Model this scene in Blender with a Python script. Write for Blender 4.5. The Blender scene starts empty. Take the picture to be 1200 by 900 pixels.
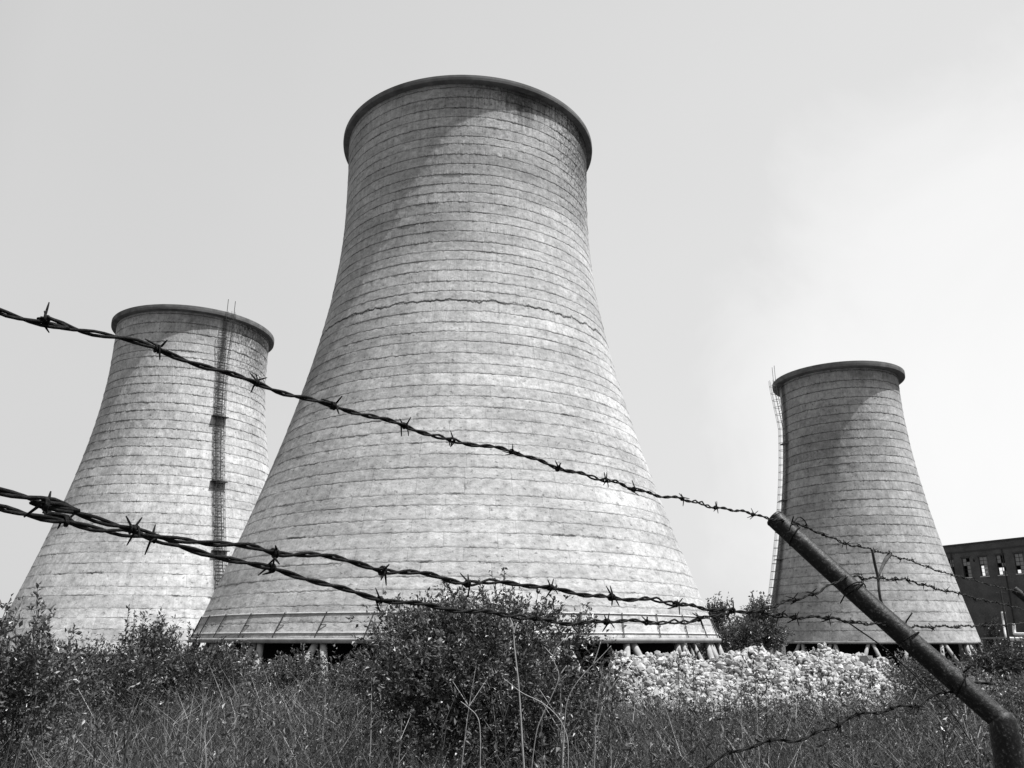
import bpy, math, random
import numpy as np
from mathutils import Vector, Matrix, noise as mnoise

SC = bpy.context.scene
COL = SC.collection
PI = math.pi
RNG = np.random.default_rng(7)
EYE = 1.65
PITCH = math.radians(17.15)
FPX = 971.5                      # focal length in pixels of the 1200 px wide photograph

# ------------------------------------------------------------------ helpers
def at(px, py, Y):
    """World point seen at photo pixel (px, py) lying Y metres ahead of the camera."""
    xr, yr = (px - 600) / FPX, (450 - py) / FPX
    c, s = math.cos(PITCH), math.sin(PITCH)
    k = Y / (c - yr * s)
    return Vector((xr * k, Y, EYE + (s + yr * c) * k))

def sstep(a, b, x):
    t = np.clip((np.asarray(x, float) - a) / (b - a), 0, 1)
    return t * t * (3 - 2 * t)

def gz(x, y):
    """Ground height."""
    x = np.asarray(x, float); y = np.asarray(y, float)
    r = np.hypot(x, y)
    h = -2.45 * sstep(7, 52, y) * (y > 0)
    fade = 1 - sstep(60, 120, r)
    h = h + fade * (0.07 * np.sin(x * .9 + 1.3) * np.cos(y * .7) + 0.10 * np.sin(x * .31 - y * .23 + .4))
    return h

def link_mesh(name, V, F, mat, parent=None, smooth=False, tint=None, uv=None):
    """One mesh object out of vertices and faces (list of tuples, or arrays of quads / tris)."""
    me = bpy.data.meshes.new(name)
    V = np.asarray(V, np.float32).reshape(-1, 3)
    me.vertices.add(len(V)); me.vertices.foreach_set('co', V.ravel())
    groups = F if isinstance(F, list) and len(F) and isinstance(F[0], np.ndarray) else None
    if groups is None:
        loops = np.array([i for f in F for i in f], np.int32)
        sizes = np.array([len(f) for f in F], np.int32)
    else:
        loops = np.concatenate([g.astype(np.int32).ravel() for g in groups])
        sizes = np.concatenate([np.full(len(g), g.shape[1], np.int32) for g in groups])
    me.loops.add(len(loops)); me.loops.foreach_set('vertex_index', loops)
    me.polygons.add(len(sizes))
    starts = np.concatenate([[0], np.cumsum(sizes)[:-1]]).astype(np.int32)
    me.polygons.foreach_set('loop_start', starts)
    me.polygons.foreach_set('use_smooth', np.full(len(sizes), smooth))
    if tint is not None:
        a = me.attributes.new('tint', 'FLOAT', 'POINT')
        a.data.foreach_set('value', np.asarray(tint, np.float32))
    if uv is not None:
        l = me.uv_layers.new(name='UVMap')
        l.data.foreach_set('uv', np.asarray(uv, np.float32)[loops].ravel())
    me.update(calc_edges=True)
    me.materials.append(mat)
    o = bpy.data.objects.new(name, me)
    COL.objects.link(o)
    if parent is not None: o.parent = parent
    return o

def tag(o, label=None, cat=None, group=None, kind=None):
    if label: o['label'] = label
    if cat: o['category'] = cat
    if group: o['group'] = group
    if kind: o['kind'] = kind
    return o

def thing(name, label, cat, loc=(0, 0, 0), rz=0.0, group=None):
    o = bpy.data.objects.new(name, None)
    o.empty_display_size = .3
    COL.objects.link(o); o.location = loc; o.rotation_euler = (0, 0, rz)
    return tag(o, label, cat, group)

def copy_tree(o, parent=None):
    c = o.copy(); COL.objects.link(c); c.parent = parent
    for ch in list(o.children): copy_tree(ch, c)
    return c

class MB:
    """Collects shapes into one mesh."""
    def __init__(s): s.V = []; s.F = []; s.T = []; s.n = 0
    def add(s, V, F, tint=None):
        V = np.asarray(V, float).reshape(-1, 3)
        s.V.append(V); s.F += [tuple(int(i) + s.n for i in f) for f in F]
        s.T.append(np.full(len(V), .1 if tint is None else tint)); s.n += len(V)
    def box(s, a, b):
        x0, y0, z0 = a; x1, y1, z1 = b
        s.add([(x0,y0,z0),(x1,y0,z0),(x1,y1,z0),(x0,y1,z0),(x0,y0,z1),(x1,y0,z1),(x1,y1,z1),(x0,y1,z1)],
              [(0,3,2,1),(4,5,6,7),(0,1,5,4),(1,2,6,5),(2,3,7,6),(3,0,4,7)])
    def beam(s, p, q, w, h=None):
        """Square bar between two points."""
        p = Vector(p); q = Vector(q); h = h or w
        d = (q - p).normalized()
        u = d.cross(Vector((0, 0, 1)))
        if u.length < 1e-3: u = Vector((1, 0, 0))
        u.normalize(); v = u.cross(d)
        c = []
        for e in (p, q):
            for su, sv in ((-1,-1),(1,-1),(1,1),(-1,1)): c.append(e + u*su*w/2 + v*sv*h/2)
        s.add(c, [(0,1,2,3),(7,6,5,4),(0,4,5,1),(1,5,6,2),(2,6,7,3),(3,7,4,0)])
    def tube(s, pts, r, n=6, cap=True, tint=None):
        P = np.array([tuple(p) for p in pts], float); m = len(P)
        R = np.full(m, r, float) if np.isscalar(r) else np.asarray(r, float)
        T = np.gradient(P, axis=0); T /= np.linalg.norm(T, axis=1)[:, None] + 1e-12
        u = np.cross(T[0], [0, 0, 1.]);
        if np.linalg.norm(u) < 1e-3: u = np.array([1., 0, 0])
        V = []; a = np.arange(n) * 2 * PI / n
        for i in range(m):
            u = u - T[i] * (u @ T[i]); u /= np.linalg.norm(u) + 1e-12
            w = np.cross(T[i], u)
            V.append(P[i] + R[i] * (np.outer(np.cos(a), u) + np.outer(np.sin(a), w)))
        F = []
        for i in range(m - 1):
            for j in range(n):
                k = (j + 1) % n
                F.append((i*n+j, i*n+k, (i+1)*n+k, (i+1)*n+j))
        if cap: F += [tuple(range(n - 1, -1, -1)), tuple((m-1)*n + j for j in range(n))]
        s.add(np.concatenate(V), F, tint)
    def build(s, name, mat, parent=None, smooth=False, tint=False):
        return link_mesh(name, np.concatenate(s.V), s.F, mat, parent, smooth,
                         np.concatenate(s.T) if tint else None)

def spline(pts, per=8):
    P = [Vector(p) for p in pts]
    P = [P[0]*2 - P[1]] + P + [P[-1]*2 - P[-2]]
    out = []
    for i in range(1, len(P) - 2):
        for k in range(per):
            t = k / per
            a, b, c, d = P[i-1], P[i], P[i+1], P[i+2]
            out.append(.5*((2*b) + (c-a)*t + (2*a-5*b+4*c-d)*t*t + (3*b-a-3*c+d)*t**3))
    out.append(P[-2])
    return out

# ------------------------------------------------------------------ materials (the photograph is black and white: all greys)
def nt(name, rough=.8, spec=.3):
    m = bpy.data.materials.new(name); m.use_nodes = True
    t = m.node_tree; b = t.nodes['Principled BSDF']
    b.inputs['Roughness'].default_value = rough
    b.inputs['Specular IOR Level'].default_value = spec
    return m, t, b

def N(t, kind, **kw):
    n = t.nodes.new(kind)
    for k, v in kw.items():
        if k.startswith('i_'):
            key = k[2:].replace('_', ' ')
            n.inputs[key].default_value = v
        else: setattr(n, k, v)
    return n

def math_n(t, op, a, b=None, c=None, clamp=False):
    n = t.nodes.new('ShaderNodeMath'); n.operation = op; n.use_clamp = clamp
    for i, v in enumerate((a, b, c)):
        if v is None: continue
        if isinstance(v, (int, float)): n.inputs[i].default_value = v
        else: t.links.new(v, n.inputs[i])
    return n.outputs[0]

def ramp(t, fac, stops):
    n = t.nodes.new('ShaderNodeValToRGB')
    e = n.color_ramp.elements
    while len(e) < len(stops): e.new(.5)
    for el, (p, v) in zip(e, stops):
        el.position = p; el.color = (v, v, v, 1)
    t.links.new(fac, n.inputs[0])
    return n.outputs[0]

def noise_n(t, vec, scale, detail=4, rough=.55, dist=0):
    n = t.nodes.new('ShaderNodeTexNoise')
    n.inputs['Scale'].default_value = scale; n.inputs['Detail'].default_value = detail
    n.inputs['Roughness'].default_value = rough; n.inputs['Distortion'].default_value = dist
    if vec is not None: t.links.new(vec, n.inputs['Vector'])
    return n.outputs['Fac']

def mapped(t, vec, scale):
    n = t.nodes.new('ShaderNodeMapping'); n.inputs['Scale'].default_value = scale
    t.links.new(vec, n.inputs['Vector']); return n.outputs[0]

def bump(t, b, h, strength=.5, dist=.05):
    n = t.nodes.new('ShaderNodeBump'); n.inputs['Strength'].default_value = strength
    n.inputs['Distance'].default_value = dist
    t.links.new(h, n.inputs['Height']); t.links.new(n.outputs[0], b.inputs['Normal'])

def plain(name, v, rough=.7, spec=.3, var=.25, scale=6, metal=0):
    m, t, b = nt(name, rough, spec)
    tc = t.nodes.new('ShaderNodeTexCoord')
    n = noise_n(t, tc.outputs['Object'], scale, 5, .6)
    c = ramp(t, n, [(.3, v * (1 - var)), (.7, v * (1 + var))])
    t.links.new(c, b.inputs['Base Color'])
    b.inputs['Metallic'].default_value = metal
    return m

def mat_shell(name, lifts, base, dirt=1.0, r0=12.5, crust=(), strip=None, line=.52, gr=1.0, split=None, fade=.5):
    """Slip-cast concrete: u = metres round the tower, v = number of the lift."""
    m, t, b = nt(name, .9, .15)
    uv = t.nodes.new('ShaderNodeUVMap'); uv.uv_map = 'UVMap'
    u = uv.outputs[0]
    sep = t.nodes.new('ShaderNodeSeparateXYZ'); t.links.new(u, sep.inputs[0])
    v = sep.outputs[1]
    tc = t.nodes.new('ShaderNodeTexCoord'); ob = tc.outputs['Object']
    # formwork panels, each cast a little lighter or darker
    br = t.nodes.new('ShaderNodeTexBrick')
    br.inputs['Scale'].default_value = 1; br.inputs['Brick Width'].default_value = 2.9
    br.inputs['Row Height'].default_value = 1; br.inputs['Mortar Size'].default_value = .028
    br.inputs['Mortar Smooth'].default_value = .4; br.inputs['Bias'].default_value = 0
    br.offset = .37; br.offset_frequency = 3; br.squash = 1.25; br.squash_frequency = 4
    br.inputs['Color1'].default_value = (.46, .46, .46, 1); br.inputs['Color2'].default_value = (.53, .53, .53, 1)
    br.inputs['Mortar'].default_value = (.37, .37, .37, 1)
    jig = t.nodes.new('ShaderNodeVectorMath'); jig.operation = 'ADD'
    nj = t.nodes.new('ShaderNodeTexNoise'); nj.inputs['Scale'].default_value = 1.3; nj.inputs['Detail'].default_value = 4
    t.links.new(u, nj.inputs['Vector'])
    sc = t.nodes.new('ShaderNodeVectorMath'); sc.operation = 'MULTIPLY_ADD'
    sc.inputs[1].default_value = (.12, .10, 0); sc.inputs[2].default_value = (-.06, -.05, 0)
    t.links.new(nj.outputs['Color'], sc.inputs[0])
    t.links.new(u, jig.inputs[0]); t.links.new(sc.outputs[0], jig.inputs[1])
    t.links.new(jig.outputs[0], br.inputs['Vector'])
    sepb = t.nodes.new('ShaderNodeSeparateColor'); t.links.new(br.outputs['Color'], sepb.inputs[0])
    panel = sepb.outputs[0]
    # whole lifts of slightly different concrete
    vl = math_n(t, 'FLOOR', v)
    wn = t.nodes.new('ShaderNodeTexWhiteNoise'); wn.noise_dimensions = '1D'; t.links.new(vl, wn.inputs['W'])
    lift = math_n(t, 'MULTIPLY_ADD', wn.outputs['Value'], .14, .93)
    big = ramp(t, noise_n(t, mapped(t, u, (.07, .16, 1)), 1, 5, .62), [(.32, .72), (.5, 1), (.68, 1.16)])
    mid = ramp(t, noise_n(t, mapped(t, u, (.34, .9, 1)), 1, 7, .72), [(.34, .80), (.5, 1), (.66, 1.10)])
    fine = ramp(t, noise_n(t, mapped(t, u, (gr * 1.6, gr * 2.2, 1)), 1, 6, .8), [(.35, .66), (.47, .95), (.53, 1.05), (.65, 1.32)])
    pits = ramp(t, noise_n(t, mapped(t, u, (gr * 2.6, gr * 3.4, 1)), 1, 3, .7), [(.31, .45), (.42, 1)])
    fine = math_n(t, 'MULTIPLY', fine, pits)
    streak = math_n(t, 'MULTIPLY_ADD', noise_n(t, mapped(t, u, (1.9, .07, 1)), 1, 6, .72), .56, .72)
    c = math_n(t, 'MULTIPLY', panel, lift)
    for k in (big, mid, fine, streak): c = math_n(t, 'MULTIPLY', c, k)
    c = math_n(t, 'MULTIPLY', c, base / .5)
    # run-off crust under the lip
    top = math_n(t, 'DIVIDE', math_n(t, 'SUBTRACT', lifts, v), lifts)           # 0 at the top, 1 at the foot
    drip = noise_n(t, mapped(t, u, (3.2, .16, 1)), 1, 6, .72)
    where = math_n(t, 'MULTIPLY_ADD', noise_n(t, mapped(t, u, (.075, .03, 1)), 1, 2, .5), 1.7, -.36)
    near = math_n(t, 'SUBTRACT', 1, math_n(t, 'DIVIDE', top, .26), clamp=True)
    dm = math_n(t, 'MULTIPLY', math_n(t, 'ADD', math_n(t, 'MULTIPLY', drip, near), math_n(t, 'MULTIPLY', where, near)), 1)
    dm = ramp(t, dm, [(.62, 0), (.86, .75 * dirt)])
    dm = math_n(t, 'MULTIPLY', dm, ramp(t, math_n(t, 'DIVIDE', sep.outputs[0], r0 * 1.25 * 2 * PI), [(.46, .25), (.56, 1)]))
    c = math_n(t, 'MULTIPLY', c, math_n(t, 'SUBTRACT', 1, dm))
    # ragged open joints
    ragm = ramp(t, noise_n(t, mapped(t, u, (.16, .7, 1)), 1, 3, .6), [(.42, .10), (.64, 1)])
    wob = math_n(t, 'MULTIPLY_ADD', noise_n(t, mapped(t, u, (gr * 1.2, .8, 1)), 1, 8, .85), math_n(t, 'MULTIPLY', ragm, .80), math_n(t, 'MULTIPLY', ragm, -.40))
    fr = math_n(t, 'FRACT', math_n(t, 'ADD', v, wob))
    dist = math_n(t, 'MINIMUM', fr, math_n(t, 'SUBTRACT', 1, fr))
    sel = noise_n(t, mapped(t, u, (.30, .9, 1)), 1, 5, .75)
    thin = ramp(t, dist, [(.0, 1), (.05, .6), (.085, 0)])
    thick = ramp(t, dist, [(.0, 1), (.07, .9), (.11, 0)])
    foot = math_n(t, 'DIVIDE', math_n(t, 'SUBTRACT', lifts, v), lifts)
    faint = ramp(t, math_n(t, 'ADD', foot, math_n(t, 'MULTIPLY_ADD', noise_n(t, mapped(t, u, (.06, .12, 1)), 1, 3, .6), .5, -.25)), [(.3, 1), (.85, fade)])
    ck = math_n(t, 'MAXIMUM', math_n(t, 'MULTIPLY', math_n(t, 'MULTIPLY', thin, ramp(t, sel, [(.30, .10), (.54, line)])), faint),
                math_n(t, 'MULTIPLY', thick, ramp(t, sel, [(.56, 0), (.66, .8)])))
    if split:                                                  # one long zigzag crack
        q = math_n(t, 'ABSOLUTE', math_n(t, 'ADD', math_n(t, 'SUBTRACT', v, split), math_n(t, 'MULTIPLY_ADD', noise_n(t, mapped(t, u, (.45, .0, 1)), 1, 9, .75), 2.2, -1.1)))
        lim = ramp(t, noise_n(t, mapped(t, u, (.12, .0, 1)), 1, 2, .5), [(.30, 0), (.40, .9)])
        ck = math_n(t, 'MAXIMUM', ck, math_n(t, 'MULTIPLY', ramp(t, q, [(0, 1), (.05, .9), (.12, 0)]), lim))
    c = math_n(t, 'MULTIPLY', c, math_n(t, 'SUBTRACT', 1, ck))
    # crumbling, crusted zones: (centre, half width) in radians from the side facing the road, depth from the top
    su = sep.outputs[0]
    def zone(phi, half):
        q = math_n(t, 'ABSOLUTE', math_n(t, 'SUBTRACT', su, (PI + phi) * r0 * 1.25))
        return math_n(t, 'SUBTRACT', 1, math_n(t, 'DIVIDE', q, half * r0 * 1.25), clamp=True)
    speck = noise_n(t, mapped(t, u, (3.0, 2.6, 1)), 1, 7, .8)
    for phi, half, depth, amt in crust:
        z = math_n(t, 'MULTIPLY', math_n(t, 'POWER', zone(phi, half), .5), math_n(t, 'SUBTRACT', 1.15, math_n(t, 'DIVIDE', top, depth), clamp=True))
        k = ramp(t, math_n(t, 'MULTIPLY_ADD', z, .55, math_n(t, 'MULTIPLY_ADD', speck, 2.0, -1.0)), [(.26, 0), (.50, amt)])
        k = math_n(t, 'MULTIPLY', k, ramp(t, z, [(.05, 0), (.35, 1)]))
        c = math_n(t, 'MULTIPLY', c, math_n(t, 'SUBTRACT', 1, k))
    if strip:
        z = math_n(t, 'POWER', zone(strip[0], strip[1]), .6)
        k = ramp(t, math_n(t, 'MULTIPLY_ADD', z, .4, math_n(t, 'MULTIPLY', speck, .5)), [(.40, 0), (.58, strip[2])])
        c = math_n(t, 'MULTIPLY', c, math_n(t, 'SUBTRACT', 1, k))
    # spalled pale patches
    pale = ramp(t, noise_n(t, mapped(t, u, (gr * .9, gr * 1.6, 1)), 1, 8, .8), [(.57, 0), (.68, .42)])
    c = math_n(t, 'ADD', c, math_n(t, 'MULTIPLY', pale, base * .5))
    rgb = t.nodes.new('ShaderNodeCombineColor')
    for i in range(3): t.links.new(c, rgb.inputs[i])
    t.links.new(rgb.outputs[0], b.inputs['Base Color'])
    h = math_n(t, 'ADD', math_n(t, 'MULTIPLY', noise_n(t, mapped(t, u, (3, 3, 1)), 1, 8, .75), .8), math_n(t, 'MULTIPLY', ck, -.6))
    bump(t, b, h, .55, .12)
    return m

def mat_leaf(name, gloss=.45, trans=.22, gain=1.0):
    m, t, b = nt(name, gloss, .5)
    a = t.nodes.new('ShaderNodeAttribute'); a.attribute_name = 'tint'
    v = math_n(t, 'MULTIPLY', a.outputs['Fac'], gain)
    rgb = t.nodes.new('ShaderNodeCombineColor')
    for i in range(3): t.links.new(v, rgb.inputs[i])
    t.links.new(rgb.outputs[0], b.inputs['Base Color'])
    tr = t.nodes.new('ShaderNodeBsdfTranslucent'); t.links.new(rgb.outputs[0], tr.inputs['Color'])
    mx = t.nodes.new('ShaderNodeMixShader'); mx.inputs[0].default_value = trans
    t.links.new(b.outputs[0], mx.inputs[1]); t.links.new(tr.outputs[0], mx.inputs[2])
    t.links.new(mx.outputs[0], t.nodes['Material Output'].inputs['Surface'])
    return m

def mat_rust(name, v, scale=60, metal=.35, rough=.55):
    m, t, b = nt(name, rough, .12)
    tc = t.nodes.new('ShaderNodeTexCoord'); ob = tc.outputs['Object']
    n1 = noise_n(t, ob, scale, 8, .7); n2 = noise_n(t, ob, scale * .22, 4, .6)
    c = math_n(t, 'MULTIPLY', ramp(t, n1, [(.36, v * .35), (.52, v), (.68, v * 2.3)]), ramp(t, n2, [(.3, .55), (.7, 1.25)]))
    t.links.new(c, b.inputs['Base Color'])
    b.inputs['Metallic'].default_value = metal
    t.links.new(ramp(t, n1, [(.35, .75), (.7, .42)]), b.inputs['Roughness'])
    bump(t, b, n1, .6, .004)
    return m

def mat_ground():
    m, t, b = nt('soil_and_grass', .95, .1)
    tc = t.nodes.new('ShaderNodeTexCoord'); ob = tc.outputs['Object']
    n1 = noise_n(t, ob, 1.6, 10, .7); n2 = noise_n(t, ob, .12, 5, .6)
    c = math_n(t, 'MULTIPLY', ramp(t, n1, [(.35, .03), (.7, .12)]), ramp(t, n2, [(.3, .6), (.7, 1.2)]))
    t.links.new(c, b.inputs['Base Color']); bump(t, b, n1, 1, .1)
    return m

def mat_brick():
    m, t, b = nt('sooty_brick', .9, .15)
    tc = t.nodes.new('ShaderNodeTexCoord'); ob = tc.outputs['Object']
    n1 = noise_n(t, ob, .35, 6, .65); n2 = noise_n(t, ob, 4, 6, .7)
    c = math_n(t, 'MULTIPLY', ramp(t, n1, [(.3, .07), (.7, .14)]), ramp(t, n2, [(.3, .7), (.7, 1.3)]))
    t.links.new(c, b.inputs['Base Color']); bump(t, b, n2, .5, .05)
    return m

def mat_stone():
    m, t, b = nt('pale_broken_concrete', .9, .2)
    a = t.nodes.new('ShaderNodeAttribute'); a.attribute_name = 'tint'
    tc = t.nodes.new('ShaderNodeTexCoord')
    n = noise_n(t, tc.outputs['Object'], 9, 6, .7)
    c = math_n(t, 'MULTIPLY', a.outputs['Fac'], ramp(t, n, [(.3, .72), (.7, 1.15)]))
    t.links.new(c, b.inputs['Base Color']); bump(t, b, n, .7, .03)
    return m

M_MAIN = mat_shell('weathered_concrete_large', 50, .45, 1.0, 12.53, ((1.12, .55, .36, .8), (.35, .45, .10, .5)), None, .54, 1.0, 27.0)
M_LEFT = mat_shell('weathered_concrete_stained', 36, .48, .6, 11.77, ((.95, .62, .40, .75),), (.355, .070, .62), .6, .8, None, .25)
M_RIGHT = mat_shell('weathered_concrete_grey', 31, .38, .5, 9.96, (), (-1.17, .16, .65), .66, .7)
M_RIM = plain('rim_concrete', .15, .9, .1, .35, .8)
M_LEG = plain('leg_concrete', .32, .85, .2, .25, 1.5)
M_INNER_SHADE = plain('painted_inner_shade', .012, .95, .05, .3, .5)  # near-black colour stands in for the shade inside the towers
M_STEEL = plain('dark_steel', .035, .6, .4, .4, 4)
M_PALE = plain('pale_ledge', .58, .85, .2, .2, 2)
M_GALV = plain('galvanised_steel', .2, .55, .4, .2, 4)
M_WIRE = mat_rust('rusty_wire', .010, 300, 0, .8)
M_POST, _t, _b = nt('flaking_pipe', .5, .25)
_o = _t.nodes.new('ShaderNodeTexCoord').outputs['Object']
_n = noise_n(_t, mapped(_t, _o, (1, 1, 1)), 190, 9, .65, .2); _n2 = noise_n(_t, _o, 30, 3, .6)
_k = math_n(_t, 'ADD', _n, math_n(_t, 'MULTIPLY_ADD', _n2, .32, -.16))
_t.links.new(ramp(_t, _k, [(.36, .005), (.53, .009), (.61, .035), (.72, .13)]), _b.inputs['Base Color'])
_t.links.new(ramp(_t, _k, [(.40, .40), (.62, .60)]), _b.inputs['Roughness']); bump(_t, _b, _k, .35, .003)
M_GROUND = mat_ground()
M_BRICK = mat_brick()
M_STONE = mat_stone()
M_LEAF = mat_leaf('leaf', .36, .16, 1.35)
M_GRASS = mat_leaf('grass_blade', .45, .18, .82)
M_BARK = plain('bark', .06, .85, .2, .4, 30)
M_DRY = plain('bleached_stalk', .36, .7, .2, .25, 30)
M_FRAME = plain('window_frame', .05, .6, .3, .3, 5)
M_PIPE = plain('lagged_pipe', .72, .6, .3, .15, 2)
M_GLASS, _t, _b = nt('dusty_glass', .25, .5); _b.inputs['Base Color'].default_value = (.26, .26, .26, 1)

# ------------------------------------------------------------------ setting: ground
def build_ground():
    rs = np.concatenate([np.linspace(0.3, 12, 40), np.geomspace(12.6, 130, 60), np.geomspace(145, 4000, 26)])
    n = 180
    a = np.arange(n) * 2 * PI / n
    V = [(0, 0, float(gz(0, 0)))]
    X = np.outer(rs, np.sin(a)); Y = np.outer(rs, np.cos(a)); Z = gz(X, Y)
    V = np.concatenate([np.array(V), np.stack([X, Y, Z], -1).reshape(-1, 3)])
    F = [(0, 1 + (j + 1) % n, 1 + j) for j in range(n)]
    for i in range(len(rs) - 1):
        for j in range(n):
            k = (j + 1) % n
            F.append((1+i*n+j, 1+i*n+k, 1+(i+1)*n+k, 1+(i+1)*n+j))
    o = link_mesh('ground', V, F, M_GROUND, None, True)
    tag(o, kind='structure')
build_ground()

# ------------------------------------------------------------------ cooling towers
def prof_r(P, z):
    Rt, zt, c, c2 = P
    cc = np.where(z < zt, c, c2)
    return Rt * np.sqrt(1 + ((z - zt) / cc) ** 2)

def ring_mesh(name, prof, n, mat, parent, smooth=True):
    """Closed ring swept from a profile of (radius, height) points."""
    a = np.arange(n) * 2 * PI / n
    m = len(prof)
    V = np.concatenate([np.stack([r*np.cos(a), r*np.sin(a), np.full(n, z)], -1) for r, z in prof])
    F = []
    for i in range(m):
        i2 = (i + 1) % m
        for j in range(n):
            k = (j + 1) % n
            F.append((i*n+j, i*n+k, i2*n+k, i2*n+j))
    return link_mesh(name, V, F, mat, parent, smooth)

def fourier(a, seed, ks, amp):
    r = np.random.default_rng(seed); out = np.zeros_like(a)
    for k in ks: out += r.normal() * np.cos(k * a + r.uniform(0, 2*PI))
    return amp * out / math.sqrt(len(ks))

def make_tower(label, az, d, z0, P, H, Rr, lifts, npairs, phase, mat, seed, nseg, rim_t, lip_amp, leg_r, skirt):
    az = math.radians(az)
    x, y = d * math.sin(az), d * math.cos(az)
    gb = float(gz(x, y))
    face = math.atan2(-math.cos(az), -math.sin(az))          # angle towards the camera
    root = thing('cooling_tower', label, 'cooling tower', (x, y, gb))
    zb = EYE + z0 - gb                                        # height of the shell's foot
    # --- shell: one ring of panels per lift, each lift stepped out over the one below
    n = nseg; a = face + PI + np.arange(n) * 2 * PI / n      # the texture seam is at the back
    rows = []; vv = []
    rng = np.random.default_rng(seed)
    lh = H / lifts
    offs = np.concatenate([[0], rng.normal(0, .075 * lh, lifts)])
    top_z = H - rim_t * .6
    kk = [3, 5, 8, 13, 21, 34, 55, 80, 110, 144]
    joint = [np.zeros(n)]
    for k in range(1, lifts + 1):
        joint.append(offs[k] + fourier(a, seed * 100 + k, kk, lh * .020) + rng.normal(0, lh * .016, n))
    for k in range(lifts):
        zlo, zhi = k * lh, (k + 1) * lh
        if zlo > top_z: break
        dep = np.clip(lip_amp * (.55 + fourier(a, seed * 777 + k, [2, 4, 7, 12, 22, 40, 70, 120], .6) + rng.normal(0, .45, n)) - lip_amp * .25, 0, lip_amp * 2.4)
        dep = dep * (.45 + .55 * min(1, k / lifts * 1.8))
        bulge = fourier(a, seed * 55 + k, [5, 9, 17, 30, 60], lip_amp * .35)
        for f, off in ((0.0, 1.0), (.09, .75), (.5, .15), (.985, -.35)):
            z = zlo + f * lh + joint[k] * (1 - f) + (joint[k + 1] * f if k + 1 <= lifts else 0)
            if k == 0 and f == 0: z = np.zeros(n)
            z = np.minimum(z, H - .1)
            r = prof_r(P, z) + dep * off + bulge
            rows.append(np.stack([r * np.cos(a), r * np.sin(a), zb + z], -1)); vv.append(k + f)
    inner = []
    for z in (H - .15, H * .75, H * .5, H * .25, 0):
        r = prof_r(P, np.array(z)) - .45
        inner.append(np.stack([r * np.cos(a), r * np.sin(a), np.full(n, zb + z)], -1)); vv.append(lifts - .5)
    rows += inner
    m = len(rows)
    # repeat the first column so the texture has no seam across one face
    R = np.stack(rows); R = np.concatenate([R, R[:, :1]], 1); w = n + 1
    I = np.arange(m)[:, None]; J = np.arange(n)[None]
    I2 = (I + 1) % m
    Q = np.stack([I*w+J, I*w+J+1, I2*w+J+1, I2*w+J], -1).reshape(-1, 4)
    U = np.stack(np.broadcast_arrays((np.arange(w) * 2*PI/n * P[0] * 1.25)[None], np.array(vv)[:, None]), -1).reshape(-1, 2)
    link_mesh('shell', R.reshape(-1, 3), [Q], mat, root, False, None, U)
    # --- lip round the top
    rt = float(prof_r(P, np.array(H))); o = Rr - rt; h = rim_t
    ring_mesh('rim', [(rt-.62, zb+H-h*.9), (rt-.62, zb+H+.02), (Rr-.10, zb+H+.02), (Rr-.01, zb+H-.05), (Rr, zb+H-h*.55),
                      (Rr-.03, zb+H-h*.95), (Rr-.08, zb+H-h), (rt-.03, zb+H-h*1.04)], 256, M_RIM, root, False)
    # --- foot ring, near-black drum added as interior shade, slanted legs in pairs
    rb = float(prof_r(P, np.array(0.)))
    ring_mesh('foot_ring', [(rb-.7, zb-.32), (rb-.7, zb-.003), (rb+.16, zb-.003), (rb+.20, zb-.10), (rb+.14, zb-.32)], 256, M_LEG, root)
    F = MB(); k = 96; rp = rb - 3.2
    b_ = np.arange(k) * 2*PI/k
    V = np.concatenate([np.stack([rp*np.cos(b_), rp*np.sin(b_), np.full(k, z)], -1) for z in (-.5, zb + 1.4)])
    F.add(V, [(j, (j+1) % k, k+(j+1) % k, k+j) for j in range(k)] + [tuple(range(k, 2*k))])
    F.build('shade_drum', M_INNER_SHADE, root)
    tilt = 2*PI/npairs * .30
    for q in range(npairs):
        a0 = face + 2*PI*(q + phase)/npairs
        for sgn in (-1, 1):
            b0 = MB()
            at0, at1 = a0 + sgn * leg_r / rb * 1.1, a0 + sgn * tilt
            r0, r1 = rb - .25, rb + zb * .34
            p = Vector((r0*math.cos(at0), r0*math.sin(at0), zb - .30)); q_ = Vector((r1*math.cos(at1), r1*math.sin(at1), -.4))
            b0.tube([p, p.lerp(q_, .5), q_], [leg_r*.92, leg_r, leg_r*1.1], 10)
            b0.build('leg', M_LEG, root, True)
    return root, zb, face, rb

P_MAIN = (12.53, 41.8, 27.63, 52.5)
P_LEFT = (11.77, 44.9, 29.07, 74.0)
P_RIGHT = (9.96, 41.6, 32.1, 67.4)
T_MAIN = make_tower('huge concrete cooling tower in the middle, tallest of all, standing behind the round bush',
                    -3.42, 78.38, .106, P_MAIN, 50, 13.28, 50, 26, .25, M_MAIN, 11, 900, .56, .020, .26, True)
T_LEFT = make_tower('pale cooling tower with a dark stained ladder strip down its front',
                    -22.16, 139.0, -1.49, P_LEFT, 50, 12.62, 36, 24, .1, M_LEFT, 23, 720, .78, .036, .3, False)
T_RIGHT = make_tower('slender grey cooling tower beside the dark brick factory, ladder on its side',
                     22.32, 154.3, -.25, P_RIGHT, 45, 11.18, 31, 19, .05, M_RIGHT, 37, 600, .9, .028, .28, False)

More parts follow.
